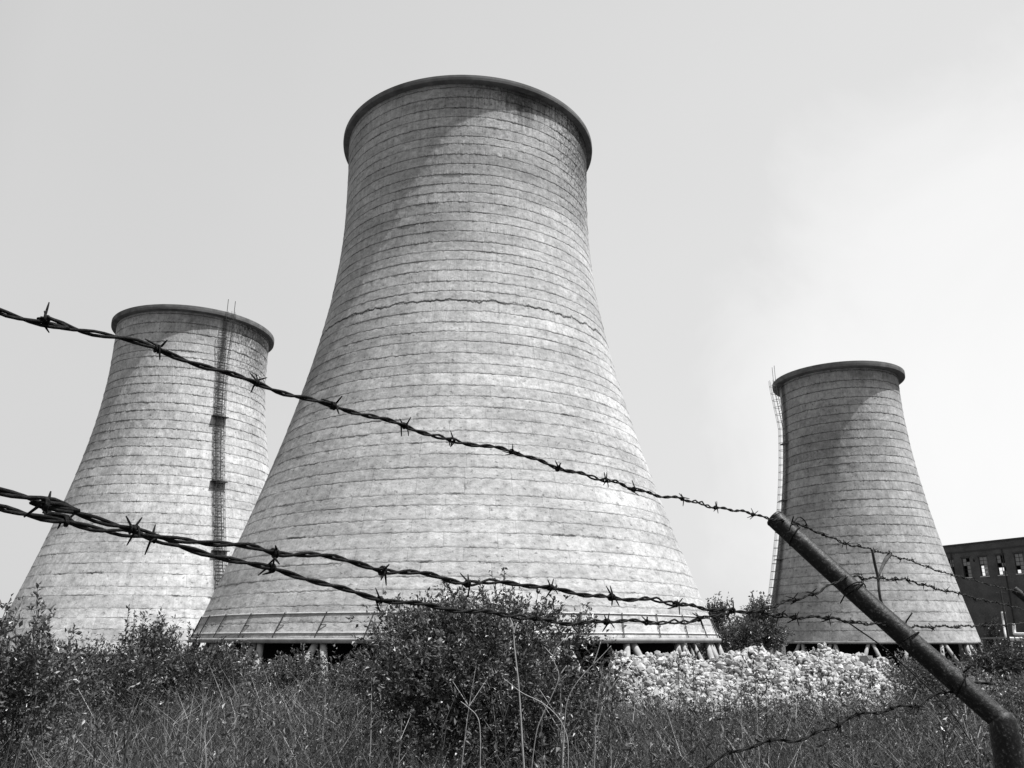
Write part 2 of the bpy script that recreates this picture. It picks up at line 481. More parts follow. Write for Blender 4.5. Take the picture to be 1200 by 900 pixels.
def skirt_rail(T, P, n_br):
    """Ledge lines and slanted steel brackets round the foot of the big tower."""
    root, zb, face, rb = T
    for zz, w in ((.34, .05), (1.62, .04)):
        r = float(prof_r(P, np.array(zz)))
        ring_mesh('ledge', [(r-.1, zb+zz-w), (r-.1, zb+zz+w), (r+.07, zb+zz+w), (r+.08, zb+zz-w)], 256, M_PALE, root)
    for k in range(n_br):
        a0 = face + 2*PI*(k + .3)/n_br
        b = MB()
        def pt(z, off, da=0):
            r = float(prof_r(P, np.array(z))) + off
            return Vector((r*math.cos(a0+da), r*math.sin(a0+da), zb + z))
        b.beam(pt(.06, .14, -.008), pt(1.66, .12, .010), .06)
        b.beam(pt(.85, .02, .018), pt(.85, .14, 0), .05)
        b.beam(pt(1.66, .0, .010), pt(1.66, .16, .010), .05)
        b.build('bracket', M_STEEL, root)
skirt_rail(T_MAIN, P_MAIN, 40)

def caged_ladder(T, P, H, phi, zlo, zhi, above, Rr, w, mat, cage_mat, hoop_step=1.0):
    root, zb, face, rb = T
    a0 = face + phi
    er = Vector((math.cos(a0), math.sin(a0), 0)); et = Vector((-math.sin(a0), math.cos(a0), 0))
    lad = bpy.data.objects.new('ladder', None); COL.objects.link(lad); lad.parent = root
    def base(z, off):
        r = float(prof_r(P, np.array(min(z, H)))) + off
        r = max(r, Rr + .18 - max(0, H - 1.4 - z) * .12)
        return er * r + Vector((0, 0, zb + z))
    zs = np.linspace(zlo, zhi, 60).tolist()
    for s in (-1, 1):
        b = MB(); pts = [base(z, .35) + et * s * w * .5 for z in zs]
        pts.append(base(zhi, .35) + et * s * w * .5 + Vector((0, 0, above)))
        b.tube(pts, .048, 5)
        for z in np.arange(zlo + 1, zhi - 1.8, 3.5): b.tube([base(z, -.1) + et*s*w*.5, base(z, .35) + et*s*w*.5], .045, 4)
        b.build('rail', mat, lad)
    b = MB(); z = zlo + .2
    while z < zhi: b.tube([base(z, .35) - et*w*.5, base(z, .35) + et*w*.5], .035, 4); z += .45
    b.build('rungs', mat, lad)
    b = MB(); z = zlo + 2.2
    while z < zhi:
        c = base(z, .35)
        b.tube([c + et*math.cos(t)*w*.62 + er*math.sin(t)*w*.95 for t in np.linspace(-.1, PI+.1, 9)], .035, 4)
        z += hoop_step
    for t in (.5, 1.2, 1.94, 2.64):
        b.tube([base(z, .35) + et*math.cos(t)*w*.62 + er*math.sin(t)*w*.95 for z in zs if z > zlo + 2], .028, 4)
    b.build('cage', cage_mat, lad)
    b = MB()                                                   # rest platforms
    for z in (zlo + 12, zlo + 22, zlo + 32):
        c = base(z, .4); b.beam(c - et*w*1.0, c + et*w*1.0, .9, .10)
    b.build('landings', mat, lad)
caged_ladder(T_LEFT, P_LEFT, 50, math.radians(21.5), 1.2, 49.8, 2.2, 12.62, 1.15, M_STEEL, M_STEEL, 1.3)
caged_ladder(T_RIGHT, P_RIGHT, 45, math.radians(-66), 1.2, 44.8, 2.7, 11.18, 1.1, M_GALV, M_GALV, 1.3)

# ------------------------------------------------------------------ ruined factory at the right
def factory():
    A = Vector((92.6, 180.0)); B = Vector((100.5, 164.4))
    d = (B - A).normalized()
    A = A - d * 8.0
    L = 44.0; H = 19.0 + EYE; D = 13.0; TH = .5
    g = float(gz(A.x, A.y))
    H = H - g
    root = thing('factory', 'dark brick factory ruin with broken upper windows behind the right cooling tower', 'building',
                 (A.x, A.y, g), math.atan2(d.y, d.x))
    # local x along the front, local y into the building
    def wall(y0, y1, hgt, holes, name):
        xs = sorted({0, L} | {h[0] for h in holes} | {h[1] for h in holes})
        zs = sorted({0, hgt} | {h[2] for h in holes} | {h[3] for h in holes})
        nx, nz = len(xs)-1, len(zs)-1
        def solid(i, k):
            if i < 0 or k < 0 or i >= nx or k >= nz: return False
            cx, cz = (xs[i]+xs[i+1])/2, (zs[k]+zs[k+1])/2
            return not any(h[0] < cx < h[1] and h[2] < cz < h[3] for h in holes)
        b = MB()
        for i in range(nx):
            for k in range(nz):
                if not solid(i, k): continue
                x0, x1, z0, z1 = xs[i], xs[i+1], zs[k], zs[k+1]
                b.add([(x0,y0,z0),(x1,y0,z0),(x1,y0,z1),(x0,y0,z1)], [(0,1,2,3)])
                b.add([(x0,y1,z0),(x1,y1,z0),(x1,y1,z1),(x0,y1,z1)], [(3,2,1,0)])
                for (di, dk, q) in ((-1,0,[(x0,y0,z0),(x0,y0,z1),(x0,y1,z1),(x0,y1,z0)]), (1,0,[(x1,y0,z0),(x1,y1,z0),(x1,y1,z1),(x1,y0,z1)]),
                                    (0,-1,[(x0,y0,z0),(x0,y1,z0),(x1,y1,z0),(x1,y0,z0)]), (0,1,[(x0,y0,z1),(x1,y0,z1),(x1,y1,z1),(x0,y1,z1)])):
                    if not solid(i+di, k+dk): b.add(q, [(0,1,2,3)])
        return b.build(name, M_BRICK, root)
    wins = []
    for k in range(9):
        x = 8.0 + 3.55 + k * 3.75 - 3.75
        wins.append((x, x + 1.75, H - 6.6, H - 2.7))
    holes = list(wins) + [(wins[1][1] + .75, wins[1][1] + 1.15, H - 3.6, H - 3.1)]
    wall(0, TH, H, holes, 'wall')
    back = [(w[0] - .9, w[0] + .75, H - 6.4, H - 3.4 - (k % 3) * .7) for k, w in enumerate(wins)]
    wall(D - TH, D, H, back, 'wall')
    b = MB(); b.box((0, TH+.003, 0), (TH, D-TH-.003, H)); b.build('wall', M_BRICK, root)
    b = MB(); b.box((L-TH, TH+.003, 0), (L, D-TH-.003, H)); b.build('wall', M_BRICK, root)
    b = MB(); b.box((-.25, -.25, H + .004), (L+.25, D+.25, H + .30)); b.build('roof', M_FRAME, root)
    b = MB(); b.box((29.0, -3.2, 0), (36, -.003, H + .9)); b.build('stair_tower', M_FRAME, root)
    b = MB(); b.box((-.12, -.14, H - 1.5), (L + .12, -.004, H - 1.25)); b.build('cornice', M_FRAME, root)
    for xq in (9.3, 20.6, 39.5):
        b = MB(); b.tube([(xq, -.16, .1), (xq, -.16, H - 1.6)], .10, 8); b.build('downpipe', M_STEEL, root)
    for w_ in wins:
        b = MB(); b.box((w_[0]-.2, -.10, w_[3] + .004), (w_[1]+.2, -.004, w_[3] + .32)); b.build('lintel', M_FRAME, root)
        b = MB(); b.box((w_[0]-.12, -.14, w_[2] - .18), (w_[1]+.12, -.004, w_[2] - .004)); b.build('sill', M_PALE, root)
    rr = random.Random(5)
    for x0, x1, z0, z1 in wins:
        if 28.5 < x1 and x0 < 36.5: continue
        f = MB(); y0, y1 = .16, .26
        f.box((x0+.003, y0, z0+.003), (x0+.09, y1, z1-.003)); f.box((x1-.09, y0, z0+.003), (x1-.003, y1, z1-.003))
        f.box((x0+.093, y0, z0+.003), (x1-.093, y1, z0+.1)); f.box((x0+.093, y0, z1-.1), (x1-.093, y1, z1-.003))
        xm = (x0+x1)/2
        f.box((xm-.035, y0+.01, z0+.103), (xm+.035, y1-.01, z1-.103))
        rows_ = 5
        for r in range(1, rows_):
            z = z0 + (z1-z0)*r/rows_
            f.box((x0+.093, y0+.02, z-.03), (xm-.038, y1-.02, z+.03)); f.box((xm+.038, y0+.02, z-.03), (x1-.093, y1-.02, z+.03))
        w = f.build('window', M_FRAME, root)
        p = MB()
        for r in range(rows_):
            for c in range(2):
                keep = rr.random() < (.15 if (c == 0 and r < 3) else .88)
                if not keep: continue
                za, zb_ = z0 + (z1-z0)*r/rows_ + .05, z0 + (z1-z0)*(r+1)/rows_ - .05
                xa, xb = (x0+.1, xm-.05) if c == 0 else (xm+.05, x1-.1)
                p.box((xa, .205, za), (xb, .215, zb_))
        if p.n: p.build('pane', M_GLASS, w)
factory()

# ------------------------------------------------------------------ pipework, mast
def pipes():
    D = 95.0
    g = lambda p: float(gz(p.x, p.y))
    a = at(1175.5, 717, D); b = at(1179, 741, D-1)
    t = thing('steam_pipe', 'white lagged pipe bending down behind the weeds near the brick factory', 'pipe', (a.x, a.y, g(a)))
    m = MB()
    def loc(p): return Vector(p) - t.location
    pts = [loc(at(1171, 700, D+6)) + Vector((0, 0, -.6)), loc(a), loc(at(1177, 728, D)), loc(at(1180, 745, D-1)), loc(at(1186, 749, D-2)), loc(at(1230, 748, D-9))]
    m.tube(spline(pts[1:], 5), .22, 10); m.build('riser', M_PIPE, t, True)
    m = MB(); m.tube(spline([loc(at(1188, 731, D+1)), loc(at(1189, 741, D+1)), loc(at(1194, 743, D)), loc(at(1240, 742, D-8))], 5), .17, 10)
    m.build('branch', M_PIPE, t, True)
    m = MB()
    for px in (1184, 1200, 1222):
        p = at(px, 750, D - (px-1180)*.16); q = Vector((p.x, p.y, g(p) - .2)); m.beam(loc(q), loc(p) - Vector((0,0,.24)), .22)
    m.build('supports', M_LEG, t)
    p = at(1172, 690, 90); gg = g(p)
    t = thing('mast', 'thin dark mast standing in front of the brick factory', 'mast', (p.x, p.y, gg))
    m = MB(); m.tube([(0, 0, -.3), (0, 0, p.z - gg)], [.16, .10], 8); m.build('pole', M_STEEL, t)
    m = MB(); m.beam((-.55, 0, p.z - gg - .35), (.55, 0, p.z - gg - .35), .10); m.build('crossarm', M_STEEL, t)
    p0, p1 = at(1150, 748, 100), at(1215, 746, 92)
    t = thing('rail_barrier', 'low pale horizontal rail barrier at the foot of the factory', 'barrier', (p0.x, p0.y, g(p0)))
    m = MB(); m.beam((0, 0, p0.z - t.location.z), Vector(p1) - t.location, .16); m.build('rail', M_GALV, t)
    m = MB()
    for k in range(5):
        q = Vector(p0).lerp(Vector(p1), k / 4); m.beam(q - t.location - Vector((0, 0, .09)), Vector((q.x, q.y, g(q) - .2)) - t.location, .14)
    m.build('posts', M_GALV, t)
pipes()

# ------------------------------------------------------------------ fence: bent pipe posts and barbed strands
U = Vector((.612, .791, 0)).normalized()                      # along the fence
A1 = at(906, 606, 1.64); K1 = at(1175, 846, 1.432)
def bent_post(label):
    """Pipe bent over to 45 degrees; origin on the ground under the bend."""
    g = float(gz(K1.x, K1.y))
    t = thing('fence_post', label, 'fence post', (K1.x, K1.y, g), 0, 'bent pipe posts of the barbed wire fence')
    k = Vector((0, 0, K1.z - g)); arm = A1 - K1; L = arm.length; ad = arm.normalized()
    m = MB()
    m.tube([Vector((0, 0, -.3)), Vector((0, 0, k.z*.5)), k + Vector((0, 0, -.02)), k + Vector((0, 0, .004)), k + Vector((0, 0, .013)), k + Vector((0, 0, .018))],
           [.0215, .0215, .0215, .0205, .0155, .006], 28)
    m.build('upright', M_POST, t, True)
    pts = [k + ad*L*f + Vector((0, 0, -.0035*math.sin(f*PI))) for f in np.linspace(-.02, .985, 22)]
    m = MB(); m.tube(pts, .0182, 28, cap=False)
    tip = pts[-1]
    m.build('arm', M_POST, t, True)
    m = MB()                                                   # worn open end: a lip and a plug a little way inside
    m.tube([tip + ad*.001, tip + ad*.004, tip + ad*.006, tip + ad*.006, tip + ad*.003, tip - ad*.01],
           [.0182, .0186, .0176, .0150, .0143, .0140], 28, cap=False); m.build('lip', M_POST, t, True)
    m = MB(); m.tube([tip - ad*.014, tip - ad*.010],   .0146, 24); m.build('plug', M_WIRE, t)
    u = ad.cross(Vector((0, 0, 1))).normalized(); v = u.cross(ad)
    for f, turns in ((.985 - .09, 1.35), (.60, 1.8), (.375, 1.2), (.155, 1.3)):   # tie wires round the arm
        m = MB(); c = k + ad*L*f; q = []
        for s in np.linspace(0, turns*2*PI, int(turns*18)):
            q.append(c + ad*(.004*s/PI - .004*turns + .010*math.sin(s*.63+f*9)) + (u*math.cos(s) + v*math.sin(s))*(.0196))
        q = [q[0] + (q[0]-c).normalized()*.018 + ad*.012] + q + [q[-1] + (q[-1]-c).normalized()*.022 - ad*.01]
        m.tube(q, .0013, 6); m.build('tie_wire', M_WIRE, t, True)
    return t
post = bent_post('bent rusty pipe post leaning across the lower right foreground, carrying the wires')
post2 = copy_tree(post)
_s2 = Vector(K1) + U * 3.07
post2.location = (_s2.x, _s2.y, float(gz(K1.x, K1.y)) - .0)
post2['label'] = 'farther bent pipe post, only its pale tip showing at the right edge'

def ray_plane(px, py, q, u=None):
    """Point of the vertical fence plane through q that is seen at (px, py)."""
    d = at(px, py, 1.0) - Vector((0, 0, EYE)); u = u or U; n = Vector((u.y, -u.x, 0))
    s = (q - Vector((0, 0, EYE))).dot(n) / d.dot(n)
    return Vector((0, 0, EYE)) + d * s

def make_barb(seed):
    """Two short wires coiled round the strands, four sharp ends."""
    r = random.Random(seed); m = MB()
    for w in range(2):
        ph = r.uniform(0, 2*PI); turns = r.uniform(.9, 1.35); x0 = (-.0016 if w == 0 else .0002) + r.uniform(-.0012, .0012)
        q = []
        for s in np.linspace(0, turns*2*PI, 26):
            q.append(Vector((x0 + .0022*s/PI/2*1.1, .0027*math.cos(ph+s), .0027*math.sin(ph+s))))
        def tail(p, dirn, sgn):
            tn = Vector((0, -math.sin(dirn), math.cos(dirn))) * sgn
            o = Vector((0, math.cos(dirn), math.sin(dirn)))
            L = r.uniform(.0075, .0112)
            d = (tn*.9 + o*.55 + Vector((r.uniform(-.9, .9), 0, 0))).normalized()
            return [p + d*L*f for f in (.33, .66, 1.0)]
        h = tail(q[0], ph, -1)[::-1]; e = tail(q[-1], ph + turns*2*PI, 1)
        pts = h + q + e
        R = [.0004, .0007, .0008] + [.0009]*len(q) + [.0008, .0007, .0004]
        m.tube(pts, R, 6)
    return m
BARB_MESH = []
for s in range(6):
    o = make_barb(s + 3).build('barb', M_WIRE, None, True)
    BARB_MESH.append(o.data); bpy.data.objects.remove(o)

def strand(label, pts, barbs, seed, twist=.052, loose=1.0):
    """Two wires twisted together along pts, with barbs at the given fractions / lengths."""
    path = spline(pts, 10)
    d = [0.0]
    for a, b in zip(path, path[1:]): d.append(d[-1] + (b - a).length)
    L = d[-1]; n = int(L / .0075)
    S = np.linspace(0, L, n)
    P = np.stack([np.interp(S, d, [p[i] for p in path]) for i in range(3)], -1)
    rr = random.Random(seed); ph0 = rr.uniform(0, 6)
    T = np.gradient(P, axis=0); T /= np.linalg.norm(T, axis=1)[:, None]
    u = np.cross(T, [0, 0, 1.]); u /= np.linalg.norm(u, axis=1)[:, None]; v = np.cross(u, T)
    wob = .0016 * loose
    P = P + u * (wob*np.sin(S*31+ph0) + wob*.7*np.sin(S*67+2*ph0))[:, None] + v * (wob*np.sin(S*27+3*ph0) + wob*.8*np.sin(S*73+ph0))[:, None]
    org = Vector(P[n // 2])
    t = thing('barbed_wire', label, 'barbed wire', org, 0, 'barbed wire strands on the pipe posts')
    m = MB()
    sp = .0013 * (1 + .9*np.clip(np.sin(S*19+ph0) + .6*np.sin(S*43+ph0*2) - .55, 0, 1))    # the twist opens here and there
    ang = 2*PI*S/twist + .8*np.sin(S*11+ph0)
    for k in range(2):
        a = ang + k*PI
        Q = P + (u*np.cos(a)[:, None] + v*np.sin(a)[:, None]) * sp[:, None] - np.array(org)
        m.tube(Q, .00125, 6)
    m.build('strand', M_WIRE, t, True)
    for s in barbs:
        i = int(np.clip(s / L * (n-1), 2, n-3))
        b = bpy.data.objects.new('barb', rr.choice(BARB_MESH)); COL.objects.link(b); b.parent = t
        x = Vector(T[i]); rot = x.to_track_quat('X', 'Z').to_matrix().to_4x4()
        b.matrix_local = Matrix.Translation(Vector(P[i]) - org) @ rot @ Matrix.Rotation(rr.uniform(0, 2*PI), 4, 'X') @ Matrix.Scale(rr.uniform(.9, 1.15), 4)
    return t

def along(pts, marks):
    """Length along the smooth path nearest to each marked point."""
    path = spline(pts, 10); d = [0.0]
    for a, b in zip(path, path[1:]): d.append(d[-1] + (b - a).length)
    return [d[min(range(len(path)), key=lambda i: (path[i]-q).length)] for q in marks], d[-1]

def fence_strand(label, q, left, right, lb, rb_, seed, end2):
    """left/right: sight lines of the strand either side of the post; continued to the posts either side."""
    ul = (UL if q is not qa else U); lp = [ray_plane(x, y, q, ul) for x, y in left]; rp = [ray_plane(x, y, q) for x, y in right]
    tail = lp[0] + (lp[0] - lp[2]).normalized() * .55 + Vector((0, 0, .03))
    tail2 = tail + (lp[0] - lp[2]).normalized() * .7
    pts = [tail2, tail] + lp + rp + ([end2] if end2 else [])
    marks = [ray_plane(x, y, q, ul) for x, y in lb] + [ray_plane(x, y, q) for x, y in rb_]
    s, L = along(pts, marks)
    s += [s[0] - .11 * k if lb else .1 for k in (1, 2, 3, 4)]
    s = [x for x in s if .02 < x < L - .02]
    return strand(label, pts, s, seed)

UL = Vector((.675, .738, 0)).normalized()                   # the lower strands swing out a little before the post
armp = lambda f: Vector(K1).lerp(Vector(A1), f)
# top strand
qa = armp(.93)
fence_strand('topmost barbed wire strand, sloping from the left edge to the bent post tip', qa,
   [(0,361),(45,373),(118,393),(190,413),(300,447),(395,479),(478,500),(532,515),(600,531),(657,547),(710,564),(746,573),(800,586),(841,594),(884,603),(902,607)],
   [(925,611),(943,617),(966,627),(989,636),(1008,641),(1026,645),(1043,650),(1070,658),(1100,669),(1130,677),(1155,684),(1180,690),(1194,694)],
   [(45,373),(190,413),(300,449),(397,479),(479,500),(532,515),(601,531),(657,547),(710,564),(746,573),(800,586),(841,594),(884,603)],
   [(942,616),(966,627),(989,636),(1008,641),(1026,645),(1043,650),(1057,655),(1070,658),(1087,664),(1100,669),(1116,674),(1130,677),(1142,680),(1154,684),(1166,687),(1177,689)], 1, None)
# strand that dips lowest and climbs back to the middle of the arm
qb = armp(.62)
fence_strand('barbed wire strand dipping lowest across the bush, then climbing to mid post', qb,
   [(0,598),(45,602),(75,610),(112,616),(150,622),(185,631),(225,642),(250,650),(297,665),(322,670),(362,680),(400,690),(450,700),(485,706),(550,718),(600,721),(632,725),(675,729),(715,729),(760,729),(820,726),(850,720),(880,715),(910,709),(932,703),(953,695),(975,685),(994,676)],
   [(1005,674),(1013,677),(1033,678),(1050,678),(1065,680),(1081,685),(1095,689),(1111,693),(1125,695),(1142,701),(1167,706),(1200,714),(1225,721)],
   [(185,631),(322,670),(450,700),(632,725),(715,729),(760,729),(820,726),(932,703),(953,695)],
   [(1013,677),(1033,678),(1050,678),(1065,680),(1081,685),(1095,689),(1111,693),(1125,695),(1142,701),(1155,704),(1168,706),(1180,709)], 2, None)
# strand that crosses it and ends up on the lower part of the arm
qc = armp(.44)
fence_strand('middle barbed wire strand, above the bush, meeting the post below its middle', qc,
   [(0,575),(38,588),(75,595),(107,607),(125,614),(165,622),(195,626),(225,630),(250,636),(297,643),(325,649),(370,652),(407,660),(450,667),(495,671),(550,682),(600,685),(647,691),(687,695),(722,700),(760,704),(792,708),(825,711),(862,716),(893,719),(933,722),(970,725),(1000,728),(1035,733)],
   [(1060,735),(1091,734),(1123,734),(1150,733),(1178,732),(1200,730),(1230,728)],
   [(38,588),(165,622),(325,649),(450,667),(550,682),(647,691),(722,700),(792,708),(862,716),(893,719),(915,720),(933,722),(970,725),(1000,728)],
   [(1091,734),(1123,734),(1152,733),(1178,732)], 3, None)
# broken strand hanging down to the left into the weeds
qd = armp(.18)
US = Vector((.93, .37, 0)).normalized()
pts = [ray_plane(x, y, qd, US) for x, y in [(790,905),(855,887),(892,874),(935,863),(985,848),(1045,831),(1075,823),(1110,811),(1140,806),(1160,800)]]
s, L = along(pts, [ray_plane(x, y, qd, US) for x, y in [(860,886),(905,870),(985,848),(1012,841),(1045,831),(1075,823),(1110,811)]])
strand('slack barbed wire strand trailing from the lower arm down into the weeds', pts, s, 4, loose=2.5)
# plain loose wire
def loose_wire(label, pts, r):
    pts = [Vector(p) for p in pts]; o = pts[0].copy()
    m = MB(); m.tube([p - o for p in spline(pts, 8)], r, 6)
    ob = m.build('loose_wire', M_WIRE, None, True); ob.location = o
    tag(ob, label, 'wire')
loose_wire('thin plain wire hanging slantwise under the bent post into the weeds',
           [ray_plane(x, y, qc) for x, y in [(990,727),(1002,735),(1037,760),(1067,787),(1097,815),(1120,842),(1138,870)]], .0011)
loose_wire('small curled end of wire sticking up from the post tip wrapping',
           [ray_plane(x, y, armp(.9)) for x, y in [(930,612),(936,606),(942,609),(946,616)]], .0012)
# forked twig caught between the strands
t_o = ray_plane(1029, 678, qa)
t = thing('forked_twig', 'dark forked twig caught upright between two strands right of the post', 'twig', t_o)
m = MB()
w = lambda x, y: ray_plane(x, y, qa) - t_o
m.tube(spline([w(1036,712), w(1032,703), w(1030,690), w(1029,678), w(1025,660), w(1022,644)], 4), .0034, 7)
m.build('stem', M_BARK, t, True)
m = MB(); m.tube(spline([w(1029.3,676), w(1034,664), w(1038,656), w(1043,649)], 4), np.linspace(.0026, .0062, 13), 7)
m.build('fork', M_BARK, t, True)

# ------------------------------------------------------------------ vegetation
def leaf_quads(C, D, L, W, rng, tint):
    """Folded diamond leaves at C pointing along D. Returns vertices, faces (two triangles each), tint."""
    n = len(C)
    D = D / (np.linalg.norm(D, axis=1)[:, None] + 1e-9)
    r = rng.normal(size=(n, 3)); r[:, 2] += .9
    Nn = r - D * (r * D).sum(1)[:, None]; Nn /= np.linalg.norm(Nn, axis=1)[:, None] + 1e-9
    S = np.cross(D, Nn)
    L = L[:, None]; W = W[:, None]
    mid = C + D * L * .45
    tip = C + D * L - Nn * L * .18
    l = mid + S * W + Nn * W * .45; q = mid - S * W + Nn * W * .45
    V = np.stack([C, q, tip, l], 1).reshape(-1, 3)
    b = np.arange(n)[:, None] * 4
    F = np.concatenate([b + np.array([[0, 1, 2]]), b + np.array([[0, 2, 3]])], 1).reshape(-1, 3)
    return V, F, np.repeat(tint, 4)

def shrub(name, label, cat, x, y, h, w, n_lobe, n_clump, per, leaf, seed, tint=(.03, .10), dry=.03, shoots=0, low=.12,
          group=None, trunk=None, parts=('stems', 'foliage'), dep=None, top_pow=1.0):
    rng = np.random.default_rng(seed)
    g = float(gz(x, y)); dep = dep or w
    t = thing(name, label, cat, (x, y, g), 0, group)
    th = rng.uniform(0, 2*PI, n_lobe); rr = np.sqrt(rng.uniform(.02, 1, n_lobe)) * .62
    zc = rng.uniform(low + .08, .80, n_lobe); env = np.clip(1.15 - ((zc - .42) / .58)**2, .25, 1) ** top_pow
    LC = np.stack([np.cos(th)*rr*w*.5*env, np.sin(th)*rr*dep*.5*env, zc*h], -1)
    LR = rng.uniform(.20, .36, n_lobe)[:, None] * np.array([[w*.62, dep*.62, h*.55]])
    LC[:, 2] = np.minimum(LC[:, 2], h - LR[:, 2]*.9)
    # clumps scattered through the lobes, mostly near their skin
    li = rng.integers(0, n_lobe, n_clump)
    u = rng.normal(size=(n_clump, 3)); u /= np.linalg.norm(u, axis=1)[:, None]
    rad = rng.uniform(.25, 1.06, n_clump) ** .5
    C = LC[li] + u * LR[li] * rad[:, None]
    C = C[C[:, 2] > h*low*.5]; nC = len(C); li = li[:nC]
    out = C - np.array([[0, 0, h*.25]]); out /= np.linalg.norm(out, axis=1)[:, None]
    tw = out + rng.normal(size=(nC, 3))*.45 + np.array([[0, 0, .35]]); tw /= np.linalg.norm(tw, axis=1)[:, None]
    tl = leaf * rng.uniform(2.4, 6.5, nC)
    ct = rng.uniform(*tint, nC)
    k = int(per * (1.5 if trunk is None else 1.2))
    s = rng.uniform(0, 1, (nC, k))
    LCn = (C[:, None] + tw[:, None] * (tl[:, None]*s)[..., None] + rng.normal(size=(nC, k, 3))*leaf*.25).reshape(-1, 3)
    LD = (tw[:, None]*.9 + rng.normal(size=(nC, k, 3))*.75).reshape(-1, 3); LD[:, 2] -= .05
    m = len(LCn)
    ln = leaf * (.78 if trunk is None else .85) * rng.uniform(.5, 1.4, m)
    tn = np.repeat(ct, k) * rng.uniform(.45, 1.9, m)
    tn[rng.random(m) < dry] *= 3; tn = np.clip(tn, .01, .24)
    V, F, T = leaf_quads(LCn, LD, ln, ln*rng.uniform(.17, .30, m), rng, tn)
    VV, FF, TT = [V], [F], [T]; nv = len(V)
    stems = MB()
    for i in range(n_lobe):
        b0 = Vector((rng.normal()*w*.05, rng.normal()*w*.05, -.1)) if trunk is None else Vector((0, 0, h*low*.9))
        e = Vector(LC[i]); mid = b0.lerp(e, .5) + Vector((rng.normal()*.05*w, rng.normal()*.05*w, h*.06))
        r0 = max(.006*h, leaf*.10) if trunk is None else trunk*.5
        stems.tube(spline([b0, mid, e], 4), np.linspace(r0, r0*.3, 9), 5)
    for i in rng.choice(nC, min(nC, 160), replace=False):
        stems.tube([LC[li[i]], (LC[li[i]] + C[i])*.5 + rng.normal(size=3)*leaf*.5, C[i] + tw[i]*tl[i]*.95], [leaf*.09, leaf*.06, leaf*.025], 4)
    if trunk: stems.tube([(0, 0, -.3), (.02*h, 0, h*low*.5), (0, 0, h*low), (.01*h, 0, h*.6)], [trunk, trunk*.85, trunk*.75, trunk*.3], 8)
    for i in range(shoots):                                   # upright shoots above the crown
        a = rng.uniform(0, 2*PI); r_ = rng.uniform(.1, .8)
        p = Vector((math.cos(a)*w*.36*r_, math.sin(a)*dep*.36*r_, h*rng.uniform(.62, .80)))
        e = p + Vector((rng.normal()*.06*w, rng.normal()*.06*w, h*rng.uniform(.2, .36)))
        stems.tube([p, p.lerp(e, .5) + Vector((rng.normal()*.012*w, 0, 0)), e], [leaf*.07, leaf*.06, leaf*.03], 4)
        q = 40; s = rng.uniform(.15, 1.02, q)
        c = np.array(p)[None] + (np.array(e) - np.array(p))[None]*s[:, None]
        dd = rng.normal(size=(q, 3))*.8 + np.array([[0, 0, .7]])
        l2 = leaf*rng.uniform(.45, .95, q)
        V2, F2, T2 = leaf_quads(c, dd, l2, l2*.24, rng, rng.uniform(*tint, q)*1.2)
        VV.append(V2); FF.append(F2 + nv); TT.append(T2); nv += len(V2)
    stems.build(parts[0], M_BARK, t)
    link_mesh(parts[1], np.concatenate(VV), [np.concatenate(FF)], M_LEAF, t, False, np.concatenate(TT))
    return t

def px_x(px, Y): return float(at(px, 760, Y).x)

# the round bush in the middle
shrub('bush', 'big round leafy bush in the middle, in front of the tallest tower', 'bush', px_x(563, 10.5), 10.5, 2.34, 3.45, 32, 3000, 13, .072, 101,
      (.02, .10), .03, 14, .06)
# left shrubs
shrub('shrub', 'tall loose shrub at the left edge, reaching up over the tower foot', 'shrub', px_x(22, 7.4), 7.4, 2.04, 1.6, 9, 620, 12, .066, 102, (.03, .10), .04, 6, .1)
shrub('shrub', 'upright shrub left of centre, top leafy and pointed before the left tower', 'shrub', px_x(160, 12), 12.0, 1.95, 1.5, 8, 420, 12, .075, 103, (.025, .085), .03, 4, .1)
shrub('shrub', 'low dark shrub filling the gap between the left edge shrub and the pointed shrub', 'shrub', px_x(98, 13), 13.0, 1.55, 1.8, 8, 420, 12, .075, 104, (.025, .08), .03, 2, .1)
shrub('shrub', 'dense shrub right of the pointed shrub, before the gap between left and middle towers', 'shrub', px_x(222, 15), 15.0, 1.85, 2.1, 9, 520, 12, .085, 105, (.025, .08), .03, 2, .1)
shrub('shrub', 'bramble mound hiding the first visible legs of the middle tower', 'shrub', px_x(300, 24), 24.0, 2.0, 3.6, 10, 620, 12, .12, 106, (.03, .085), .03, 2, .08)
shrub('shrub', 'bramble mound below the leg pair left of the round bush', 'shrub', px_x(372, 22), 22.0, 1.75, 3.2, 10, 620, 12, .115, 107, (.03, .09), .04, 2, .08)
shrub('shrub', 'small bramble touching the left side of the round bush', 'shrub', px_x(430, 15), 15.0, 1.45, 1.7, 8, 400, 12, .085, 108, (.03, .09), .04, 2, .08)
shrub('shrub', 'far row shrub at the foot of the left tower', 'shrub', px_x(120, 70), 70.0, 3.6, 11, 14, 700, 10, .33, 109, (.03, .08), .02, 0, .06)
shrub('shrub', 'far wide shrub in the dip between the left tower and the middle tower', 'shrub', px_x(235, 56), 56.0, 3.0, 8, 12, 600, 10, .3, 110, (.03, .08), .02, 0, .06)
